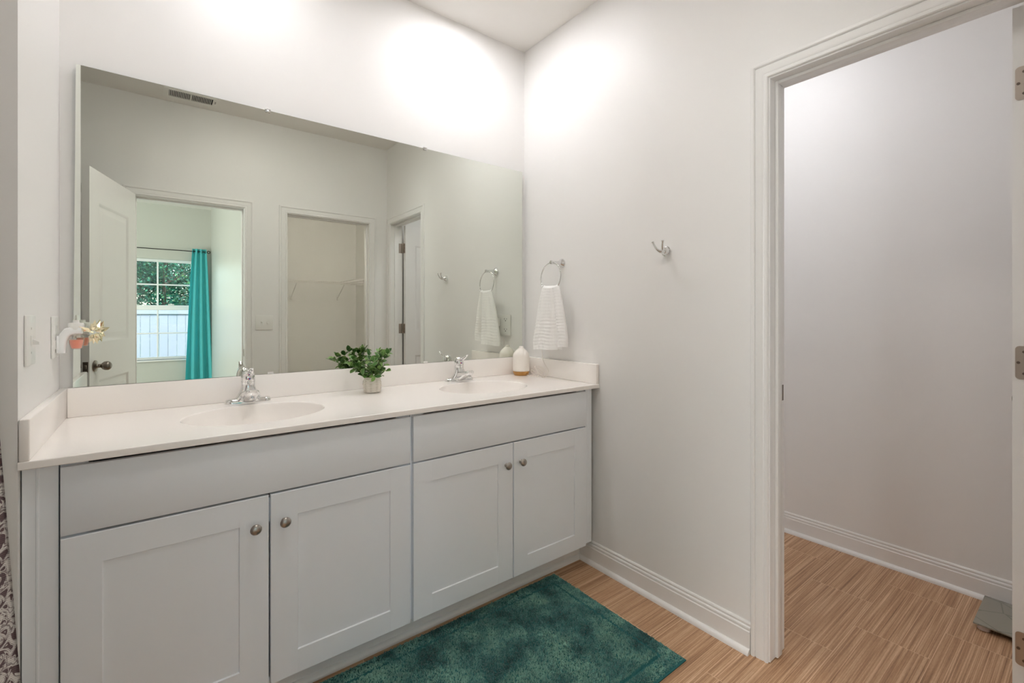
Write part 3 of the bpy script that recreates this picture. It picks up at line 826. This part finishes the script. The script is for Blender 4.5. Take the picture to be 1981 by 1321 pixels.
# ------------------------------------------------------------------ switches and outlet plates
def plate(e, x, y0, y1, z0, z1, t=.005):
    return build('plate', MB().bbox(x, x+t, y0, y1, z0, z1, .0022, 2), M['plastic'], e, 30)
e = empty('light_switch', (0, -.462, 1.161)); tag(e, 'white single toggle light switch on the left wall, nearest its outer edge', 'light switch')
plate(e, .0003, -.514, -.410, 1.100, 1.224)
build('toggle', MB().bbox(.005, .0075, -.469, -.455, 1.148, 1.174, .001, 1).rings([[(.005,-.466,1.150),(.005,-.458,1.150),(.005,-.458,1.166),(.005,-.466,1.166)],[(.019,-.4645,1.151),(.019,-.4595,1.151),(.019,-.4595,1.157),(.019,-.4645,1.157)]]), M['plastic'], e, 30)
for zz in (1.191, 1.131): build('screw', MB().lathe([(.003,.0055),(.003,.0045)], (0,-.462,zz), 'x', 12), M['nickel'], e)
e = empty('wall_outlet', (0, -.103, 1.155)); tag(e, 'white outlet plate on the left wall beside the mirror, holding the air freshener', 'outlet')
plate(e, .0003, -.157, -.052, 1.092, 1.220)
build('socket', MB().bbox(.005, .0068, -.121, -.087, 1.165, 1.193, .0015, 1).bbox(.005, .0068, -.121, -.087, 1.119, 1.147, .0015, 1), M['plastic'], e, 30)
e = empty('double_light_switch', (.933, YR, 1.163)); tag(e, 'white double toggle light switch plate between the bedroom doorway and the closet', 'light switch')
build('plate', MB().bbox(.872, .996, YR+.0003, YR+.0055, 1.104, 1.222, .002, 2), M['plastic'], e, 30)
for xx, dz in ((.914, .004), (.957, -.004)):
    t = build('toggle', MB().bbox(xx-.0065, xx+.0065, YR+.0055, YR+.0075, 1.150, 1.176, .001, 1).rings([[(xx-.004,YR+.006,1.158),(xx+.004,YR+.006,1.158),(xx+.004,YR+.006,1.168),(xx-.004,YR+.006,1.168)],[(xx-.003,YR+.018,1.160+dz*1.5),(xx+.003,YR+.018,1.160+dz*1.5),(xx+.003,YR+.018,1.166+dz*1.5),(xx-.003,YR+.018,1.166+dz*1.5)]]), M['plastic'], e, 30)

# ------------------------------------------------------------------ plug-in air freshener with gold ornament
fy = -.100
e = empty('air_freshener', (.007, fy, 1.13)); tag(e, 'white plug-in air freshener with a peach oil bottle and gold foil ornament', 'air freshener')
M['milky'] = mat('milky_plastic', (.90, .90, .90), .25)
arch = [(.018,1.106,.011),(.018,1.125,.012),(.019,1.144,.013),(.023,1.160,.015),(.032,1.172,.016),(.046,1.177,.016),(.064,1.177,.015)]
rs = []
for i, (x, z, r) in enumerate(arch):
    a0 = arch[max(i-1,0)]; a1 = arch[min(i+1,len(arch)-1)]
    t = Vector((a1[0]-a0[0], 0, a1[1]-a0[1])).normalized(); nrm = Vector((-t.z, 0, t.x))
    ring = []
    for k in range(20):
        a = 2*PI*k/20; c, s_ = math.cos(a), math.sin(a)
        ring.append(Vector((x, fy, z))+nrm*(math.copysign(abs(c)**.6, c)*r*.82)+Vector((0, math.copysign(abs(s_)**.6, s_)*.019, 0)))
    rs.append(ring)
build('body', MB().rings(rs).bbox(.0070, .0125, fy-.02, fy+.02, 1.106, 1.160, .002, 2), M['milky'], e, 50)
build('cap', MB().lathe([(.0185,1.176),(.0195,1.180),(.0195,1.194),(.0175,1.199),(.008,1.200),(.0075,1.208),(0,1.208)], (.050, fy, 0), 'z', 28), M['plastic'], e, 40)
gl = build('bottle', MB().lathe([(.011,1.168),(.013,1.160),(.0185,1.157),(.0195,1.152),(.0185,1.146),(.0175,1.136),(.0145,1.121),(.0125,1.117),(0,1.1165)], (.051, fy, 0), 'z', 28, False, False), M['glass'], e, 40)
build('oil', MB().lathe([(0,1.146),(.0165,1.146),(.0160,1.136),(.0130,1.1225),(.0110,1.119),(0,1.1185)], (.051, fy, 0), 'z', 28, False, False), M['oil'], gl, 40)
orn = MB(); ro = random.Random(5)
oc = Vector((.090, fy+.004, 1.168))
for i in range(9):
    a = 2*PI*i/9+.2; ln = ro.uniform(.030,.046); tilt = ro.uniform(-.6,.6)
    d = Vector((.36*math.cos(a)+.12, math.cos(a)*tilt, math.sin(a))).normalized()
    sd_ = d.cross(Vector((.5,1,.2))).normalized()*.0085; up = d.cross(sd_).normalized()*.004
    c = oc+d*.006; mid = oc+d*ln*.5; tip = oc+d*ln
    orn.add([c, mid+sd_, tip, mid-sd_, mid+up, mid-up], [(0,1,4),(1,2,4),(2,3,4),(3,0,4),(0,5,1),(1,5,2),(2,5,3),(3,5,0)])
build('ornament', orn, M['goldfoil'], e)
build('ornament_stem', MB().tube([(.060,fy,1.176),(.078,fy+.002,1.172),(.090,fy+.004,1.168)], .002, 8), M['goldfoil'], e, 50)

# ------------------------------------------------------------------ shower curtain at the left edge
def cpt(u, v):
    z = .06+v*1.90
    pts = [(0,.018),(.16,.012),(.22,.004),(.40,-.014),(.62,-.040),(1.0,-.075)]
    for i in range(5):
        if pts[i][0] <= v <= pts[i+1][0]:
            t = (v-pts[i][0])/(pts[i+1][0]-pts[i][0]); xb = pts[i][1]*(1-t)+pts[i+1][1]*t; break
    amp = .018+.012*(1-v)
    y = -.600-u*.62
    xb -= .14*u
    return Vector((xb-amp+amp*math.cos(u*2*PI*6)*(1.0)+.004*noise.noise(Vector((u*9, v*4, 1))), y+.012*math.sin(u*2*PI*12), z))
mb = MB().grid(cpt, 160, 60)
g2 = MB().grid(lambda u, v: cpt(u, v)+Vector((-.0016, 0, 0)), 160, 60)
n = len(mb.v); mb.add(g2.v, [tuple(reversed(f)) for f in g2.f])
e = empty('shower_curtain', (-.06, -.9, .06)); tag(e, 'off-white shower curtain with a dark plum damask pattern at the left edge', 'curtain')
build('fabric', mb, M['damask'], e, 60, fix=False)
tag(build('shower_curtain_rod', MB().lathe([(.0125,-2.066),(.0125,-.002)], (-.11, 0, 1.995), 'y', 20), M['chrome'], None, 50), 'straight chrome rod that carries the damask shower curtain', 'rod')
for i in range(7):
    build('curtain_ring', MB().tube([(-.11-.012*i+.022*math.cos(a), -.62-i*.098, 1.982+.027*math.sin(a)) for a in [2*PI*k/20 for k in range(20)]], .0018, 6, True), M['chrome'], e, 60)

# ------------------------------------------------------------------ rug
RX0, RX1, RY0, RY1 = .62, 1.733, -1.176, -.498
e = empty('bath_rug', (1.18, -.84, 0)); tag(e, 'teal shaggy cotton bath rug lying in front of the vanity', 'rug')
rr = random.Random(9)
def rug_h(x, y):
    dxy = min(x-RX0, RX1-x, y-RY0, RY1-y)
    h = .011
    if dxy < .006: h *= max(.35, dxy/.006)
    g = abs(dxy-.062)
    if g < .005: h -= .0085*(1-g/.005)
    if dxy > .066: h += .003
    h += .0052*noise.noise(Vector((x*75, y*75, 0)))+.0022*noise.noise(Vector((x*14, y*14, 7)))
    return max(.003, h)
mb = MB(); NX, NY = 280, 170
mb.grid(lambda u, v: Vector((RX0+(RX1-RX0)*u, RY0+(RY1-RY0)*v, rug_h(RX0+(RX1-RX0)*u, RY0+(RY1-RY0)*v)*.80)), NX, NY)
base = build('backing', mb, M['rugedge'], e, 60, fix=False)
hem = MB().box(RX0-.003, RX1+.003, RY0-.003, RY1+.003, .0005, .0042)
build('hem', hem, M['rugedge'], e)
V, F = [], []
step = .0042
nx, ny = int((RX1-RX0)/step), int((RY1-RY0)/step)
for i in range(nx):
    for j in range(ny):
        x = RX0+(i+rr.random())*step; y = RY0+(j+rr.random())*step
        de = min(x-RX0, RX1-x, y-RY0, RY1-y); dg = abs(de-.062)
        if dg < .0065 or de < .004: continue
        kl = min(1, (dg-.004)/.012, (de+.001)/.012)
        h = rug_h(x, y)
        a = rr.random()*2*PI; tl = .0035+.0035*rr.random()
        fx = .006*noise.noise(Vector((x*60, y*60, 3)))+.003*noise.noise(Vector((x*8, y*8, 3))); fy_ = .006*noise.noise(Vector((x*60, y*60, 9)))+.003*noise.noise(Vector((x*8, y*8, 9)))
        tx, ty = x+(math.cos(a)*tl*.7+fx)*kl, y+(math.sin(a)*tl*.7+fy_)*kl
        r = .0021; n = len(V); b0 = a+rr.random()
        for k in range(3): V.append((x+r*math.cos(b0+k*2.094), y+r*math.sin(b0+k*2.094), h*.55))
        for k in range(3): V.append(((x+tx)/2+r*1.0*math.cos(b0+k*2.094), (y+ty)/2+r*1.0*math.sin(b0+k*2.094), h*1.02))
        V.append((tx, ty, h*1.22+.0006))
        F += [(n,n+1,n+4,n+3),(n+1,n+2,n+5,n+4),(n+2,n,n+3,n+5),(n+3,n+4,n+6),(n+4,n+5,n+6),(n+5,n+3,n+6)]
mb = MB(); mb.v = V; mb.f = F
build('pile', mb, M['rug'], e, 80, fix=False)

# ------------------------------------------------------------------ bathroom scale
e = empty('bathroom_scale', (2.92, -1.90, 0)); tag(e, 'grey-green glass bathroom scale on the floor behind the open toilet room door', 'scale')
m = M['scale']
tc = nn(m, 'ShaderNodeTexCoord'); vo = nn(m, 'ShaderNodeTexVoronoi', feature='DISTANCE_TO_EDGE'); vo.inputs['Scale'].default_value = 9
L(m, tc.outputs['Object'], vo.inputs['Vector'])
rp = ramp(m, vo.outputs['Distance'], [(.0, (.20, .19, .155)), (.03, (.31, .295, .245))]); L(m, rp.outputs[0], bsdf(m).inputs['Base Color'])
build('glass_top', MB().bbox(2.775, 3.052, -2.045, -1.768, .021, .028, .002, 2), M['scale'], e, 30)
build('underside', MB().bbox(2.81, 3.02, -2.01, -1.80, .013, .021, .003, 2), M['dark'], e, 30)
for ax_, ay in ((2.80, -1.796), (3.027, -1.796), (2.80, -2.017), (3.027, -2.017)):
    build('foot', MB().lathe([(.016,.001),(.019,.003),(.019,.016),(.017,.021)], (ax_, ay, 0), 'z', 24), M['rubber'], e, 40)

# ------------------------------------------------------------------ ceiling lights
def can(name, x, y, r, m_, label, grp=None, d=.010):
    e = empty(name, (x, y, H)); tag(e, label, 'ceiling light', grp)
    build('trim_ring', MB().lathe([(r+.022, H-.0005),(r+.022,H-.003),(r+.006,H-.009),(r,H-.009),(r,H-.0005)], (x,y,0), 'z', 40, False, False), M['plastic'], e, 40)
    build('lens', MB().lathe([(r-.001,H-.001),(r-.002,H-d*.6),(r*.8,H-d*.9),(r*.4,H-d*1.1),(0,H-d*1.15)], (x,y,0), 'z', 40, False, False), m_, e, 60)
    return e
can('vanity_ceiling_light', .520, -.335, .075, M['lens_left'], 'round recessed ceiling light above the left basin', None, .009)
can('vanity_ceiling_light', 1.475, -.340, .075, M['lens'], 'round recessed ceiling light above the right basin', None, .009)
can('ceiling_fill_light', .80, -1.20, .15, M['lens_fill'], 'wide flush fill light added on the bathroom ceiling, out of view', None, .03)  # unseen disc added to even out the room and lift the cabinets
can('toilet_room_ceiling_light', 2.46, -.95, .12, M['lens_wc'], 'round flush ceiling light of the toilet room', None, .03)
can('closet_ceiling_light', 1.55, -2.55, .05, M['lens_closet'], 'round flush ceiling light of the walk-in closet', None, .03)

# ceiling vent near the rear wall
e = empty('ceiling_vent', (.43, -1.90, H)); tag(e, 'white slatted ceiling vent register close to the rear wall', 'vent')
VX0, VX1, VY0, VY1 = .290, .604, -1.975, -1.812
mb = MB()
for b4 in ((VX0,VX1,VY0,VY0+.026),(VX0,VX1,VY1-.026,VY1),(VX0,VX0+.030,VY0+.026,VY1-.026),(VX1-.030,VX1,VY0+.026,VY1-.026),((VX0+VX1)/2-.004,(VX0+VX1)/2+.004,VY0+.026,VY1-.026)):
    mb.box(*b4, H-.007, H-.0005)
build('frame', mb, M['plastic'], e)
build('duct_shade', MB().box(VX0+.02, VX1-.02, VY0+.02, VY1-.02, H-.0015, H-.0008), M['dark'], e)  # flat dark sheet stands for the shade behind the slats
mb = MB(); k = 0
x = VX0+.036
while x < VX1-.034:
    if abs(x-(VX0+VX1)/2) > .006: mb.rings([[(x-.003, y, H-.0062), (x-.002, y, H-.0068), (x+.002, y, H-.0022), (x+.001, y, H-.0016)] for y in (VY0+.026, VY1-.026)])
    x += .0095
build('slats', mb, M['plastic'], e)
build('damper_lever', MB().box(VX1-.020, VX1-.012, -1.90, -1.87, H-.012, H-.006), M['nickel'], e)

# ------------------------------------------------------------------ closet wire shelf
SZ, SY0, SY1 = 1.65, -4.05, -4.348
e = empty('wire_shelf', (1.9, -4.2, SZ)); tag(e, 'white ventilated wire shelf running around the closet walls, seen in the mirror', 'shelf')
mb = MB()
def wire(a, b, r): mb.tube([a, b], r, 6)
xa, xb = XP+.117, 2.448
for y, z, r in ((SY0, SZ, .0035), (SY0-.002, SZ-.028, .0035), (SY1+.004, SZ, .003), ((SY0+SY1)/2, SZ-.004, .0028)): wire((xa, y, z), (xb, y, z), r)
x = xa+.01
while x < xb: wire((x, SY0, SZ+.002), (x, SY1+.004, SZ+.002), .0013); wire((x, SY0, SZ+.002), (x, SY0-.002, SZ-.028), .0013); x += .0255
SXL = 2.448-.30
for xx, z, r in ((SXL, SZ, .0035), (SXL, SZ-.028, .0035), (2.444, SZ, .003), (2.30, SZ-.004, .0028)): wire((xx, SY0, z), (xx, -2.40, z), r)
y = SY0+.02
while y < -2.40: wire((SXL, y, SZ+.002), (2.446, y, SZ+.002), .0013); wire((SXL, y, SZ+.002), (SXL, y, SZ-.028), .0013); y += .0255
build('deck', mb, M['hose'], e, 60)
for x in (1.62, 2.20):
    mb = MB().tube([(x, SY0-.004, SZ-.030), (x, SY1+.006, SZ-.20)], .0040, 8).bbox(x-.010, x+.010, SY1+.0005, SY1+.006, SZ-.23, SZ-.18, .002, 1)
    build('bracket', mb, M['hose'], e, 50)
mb = MB().tube([(SXL+.004, -3.2, SZ-.030), (2.442, -3.2, SZ-.27)], .0045, 8)
build('bracket', mb, M['hose'], e, 50)
# clothes hanger on the shelf part above the opening's left side
hx, hyy, hzz = 1.13, -2.205, 1.80
hg = MB().tube(crv([(1.092+.02,-2.26,1.745),(1.118,-2.26,1.775),(1.132,-2.26,1.795),(1.126,-2.26,1.815),(1.112,-2.26,1.812)],6), .0028, 8)
e = empty('wall_hook', (XP+.115, -2.6, 1.7)); tag(e, 'small white plastic hook just inside the closet on its left side wall', 'hook')
xh = XP+.1155
build('plate', MB().bbox(xh, xh+.006, -2.625, -2.575, 1.655, 1.715, .002, 2), M['plastic'], e, 30)
for dz in (0, .03):
    build('prong', MB().tube(crv([(xh+.005,-2.60,1.670+dz),(xh+.035,-2.60,1.668+dz),(xh+.055,-2.60,1.680+dz),(xh+.060,-2.60,1.700+dz)],5), .004, 8), M['plastic'], e, 50)

# ------------------------------------------------------------------ bedroom window, rod, curtain
e = empty('window_1', ((WX0+WX1)/2, YBW-.10, WZ0)); struct(e, 'white gridded double-hung bedroom window seen in the mirror')
ZR = 1.325; yw0, yw1 = YBW-.125, YBW-.085
mb = MB().box(WX0, WX0+.03, yw0, yw1, WZ0, WZ1).box(WX1-.03, WX1, yw0, yw1, WZ0, WZ1).box(WX0+.03, WX1-.03, yw0, yw1, WZ1-.035, WZ1).box(WX0+.03, WX1-.03, yw0, yw1, WZ0, WZ0+.035)
build('window_frame', mb, M['vinyl'], e)
sa = build('sash', MB().bbox(WX0+.03, WX1-.03, yw0+.004, yw1+.006, ZR-.034, ZR+.034, .004, 1), M['vinyl'], e)
build('sash_lock', MB().bbox(.385, .455, yw1-.01, yw1+.014, ZR+.030, ZR+.052, .004, 2), M['plastic'], sa, 30)
mb = MB()
for xg in (-.145, .268): mb.bbox(xg-.010, xg+.010, yw0+.012, yw1-.006, WZ0+.03, WZ1-.03, .003, 1)
for zg in (1.648, .966): mb.bbox(WX0+.03, WX1-.03, yw0+.0135, yw1-.0075, zg-.010, zg+.010, .003, 1)
build('grille', mb, M['vinyl'], e)
build('glass', MB().box(WX0+.03, WX1-.03, yw0+.017, yw0+.020, WZ0+.035, WZ1-.035), M['pane'], e)
build('window_sill', MB().bbox(WX0-.03, WX1+.03, YBW-.085, YBW+.030, WZ0-.022, WZ0, .004, 2), M['trim'], e, 30)
# unseen frame added around the bedroom fill light, on the solid left wall
e = empty('added_window', (-3.0, -3.7, .7)); struct(e, 'unseen frame added around the bedroom fill light')
mb = MB().box(-3.0, -2.97, -4.50, -4.45, .65, 2.05).box(-3.0, -2.97, -2.95, -2.90, .65, 2.05).box(-3.0, -2.97, -4.45, -2.95, .65, .70).box(-3.0, -2.97, -4.45, -2.95, 2.0, 2.05)
build('window_frame', mb, M['vinyl'], e)

YC = YBW+.085; RZ = 2.128
e = empty('curtain_rod', (.1, YC, RZ)); tag(e, 'thin black curtain rod with a ring finial above the bedroom window', 'curtain rod')
build('rod', MB().lathe([(.006,-.80),(.006,.838)], (0, YC, RZ), 'x', 14), M['blackmetal'], e, 50)
build('finial', MB().tube([(.853+.0*a, YC+.017*math.cos(a), RZ+.017*math.sin(a)) if False else (.853+.017*math.cos(a), YC, RZ+.017*math.sin(a)) for a in [2*PI*i/24 for i in range(24)]], .005, 8, True), M['blackmetal'], e, 60)
build('bracket', MB().tube([(.815, YC, RZ), (.815, YBW+.001, RZ-.01)], .005, 8), M['blackmetal'], e, 60)
def tcp(u, v):
    z = .10+v*(2.165-.10)
    k = 1-v
    xc = .742-.006*k; w = .083+.085*k**.8
    x = xc+(u-.5)*2*w
    if v > .8: pass
    y = YC+(.020+.018*k)*math.cos(u*2*PI*3.0+.4+.5*math.sin(v*3))
    return Vector((x, y, z))
mb = MB().grid(tcp, 120, 40); g2 = MB().grid(lambda u, v: tcp(u, v)+Vector((0, -.0015, 0)), 120, 40)
mb.add(g2.v, [tuple(reversed(f)) for f in g2.f])
e = empty('window_curtain', (.74, YC, .1)); tag(e, 'teal grommet curtain panel hanging at the right side of the bedroom window', 'curtain')
build('fabric', mb, M['tealcurtain'], e, 60, fix=False)
for u in (.10, .42, .66, .90):
    p = tcp(u, .982); 
    build('grommet', MB().tube([(p.x, p.y+.022*math.cos(a), RZ+.022*math.sin(a)) for a in [2*PI*i/18 for i in range(18)]], .003, 6, True), M['blackmetal'], e, 60)

# ------------------------------------------------------------------ outdoors behind the bedroom
mb = MB().box(-12, 14, -30, YBW-.16, -.50, -.45)
struct(build('ground', mb, M['lawn']))
e = empty('vinyl_fence', (0, -10, -.45)); tag(e, 'white vinyl privacy fence in the yard behind the window', 'fence')
FZ = 1.335
mb = MB(); x = -6.0
while x < 7:
    mb.bbox(x, x+.146, -10.02, -9.99, -.42, FZ-.06, .004, 1); x += .150
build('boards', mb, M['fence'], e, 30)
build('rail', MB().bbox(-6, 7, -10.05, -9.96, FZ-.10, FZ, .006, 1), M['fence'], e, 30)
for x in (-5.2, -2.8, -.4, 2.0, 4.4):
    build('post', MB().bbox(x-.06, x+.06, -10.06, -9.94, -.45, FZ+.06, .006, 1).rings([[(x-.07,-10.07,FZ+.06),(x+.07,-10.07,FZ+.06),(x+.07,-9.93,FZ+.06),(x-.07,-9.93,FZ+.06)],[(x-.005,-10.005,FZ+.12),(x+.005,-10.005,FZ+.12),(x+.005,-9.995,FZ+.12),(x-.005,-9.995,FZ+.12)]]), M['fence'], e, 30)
def tree(x, y, h, r, seed, label, nl=48000, ls=.062):
    rt = random.Random(seed)
    e = empty('tree', (x, y, -.45)); tag(e, label, 'tree', None)
    tk = MB().tube([(x,y,-.45),(x+.05,y,.6),(x-.05,y+.05,1.6),(x+.05,y,h*.7)], [.07,.06,.04,.02], 8)
    for k in range(9):
        a = rt.uniform(0, 2*PI); z0 = rt.uniform(.8, h*.6); 
        tk.tube([(x,y,z0),(x+r*.4*math.cos(a),y+r*.4*math.sin(a),z0+.4),(x+r*.8*math.cos(a),y+r*.8*math.sin(a),z0+.9)], [.02,.012,.006], 6)
    build('trunk', tk, M['bark'], e, 60)
    mb = MB()
    cl = []
    for k in range(60):
        a = rt.uniform(0, 2*PI); q = math.sqrt(rt.random())*r*.85
        cl.append((Vector((x+q*math.cos(a), y+q*math.sin(a), rt.uniform(.6, h-.2))), rt.uniform(.35,.70)))
    for k in range(nl):
        c, cr = rt.choice(cl)
        d = Vector((rt.gauss(0,1), rt.gauss(0,1), rt.gauss(0,1))).normalized()
        p = c+d*cr*(rt.random()**.35)
        t = Vector((rt.gauss(0,1), rt.gauss(0,1), rt.gauss(0,.5))).normalized(); s_ = t.cross(d).normalized()
        l = ls*rt.uniform(.7,1.4)
        mb.add([p, p+t*l*.5+s_*l*.32, p+t*l, p+t*l*.5-s_*l*.32], [(0,1,2,3)])
    build('foliage', mb, M['treeleaf'], e, None, fix=False)
tree(.45, -12.4, 5.6, 1.45, 3, 'leafy green tree just beyond the white fence, seen through the window')
tree(1.3, -16.8, 6.2, 1.7, 8, 'farther green tree showing through gaps in the nearer one', 20000, .09)
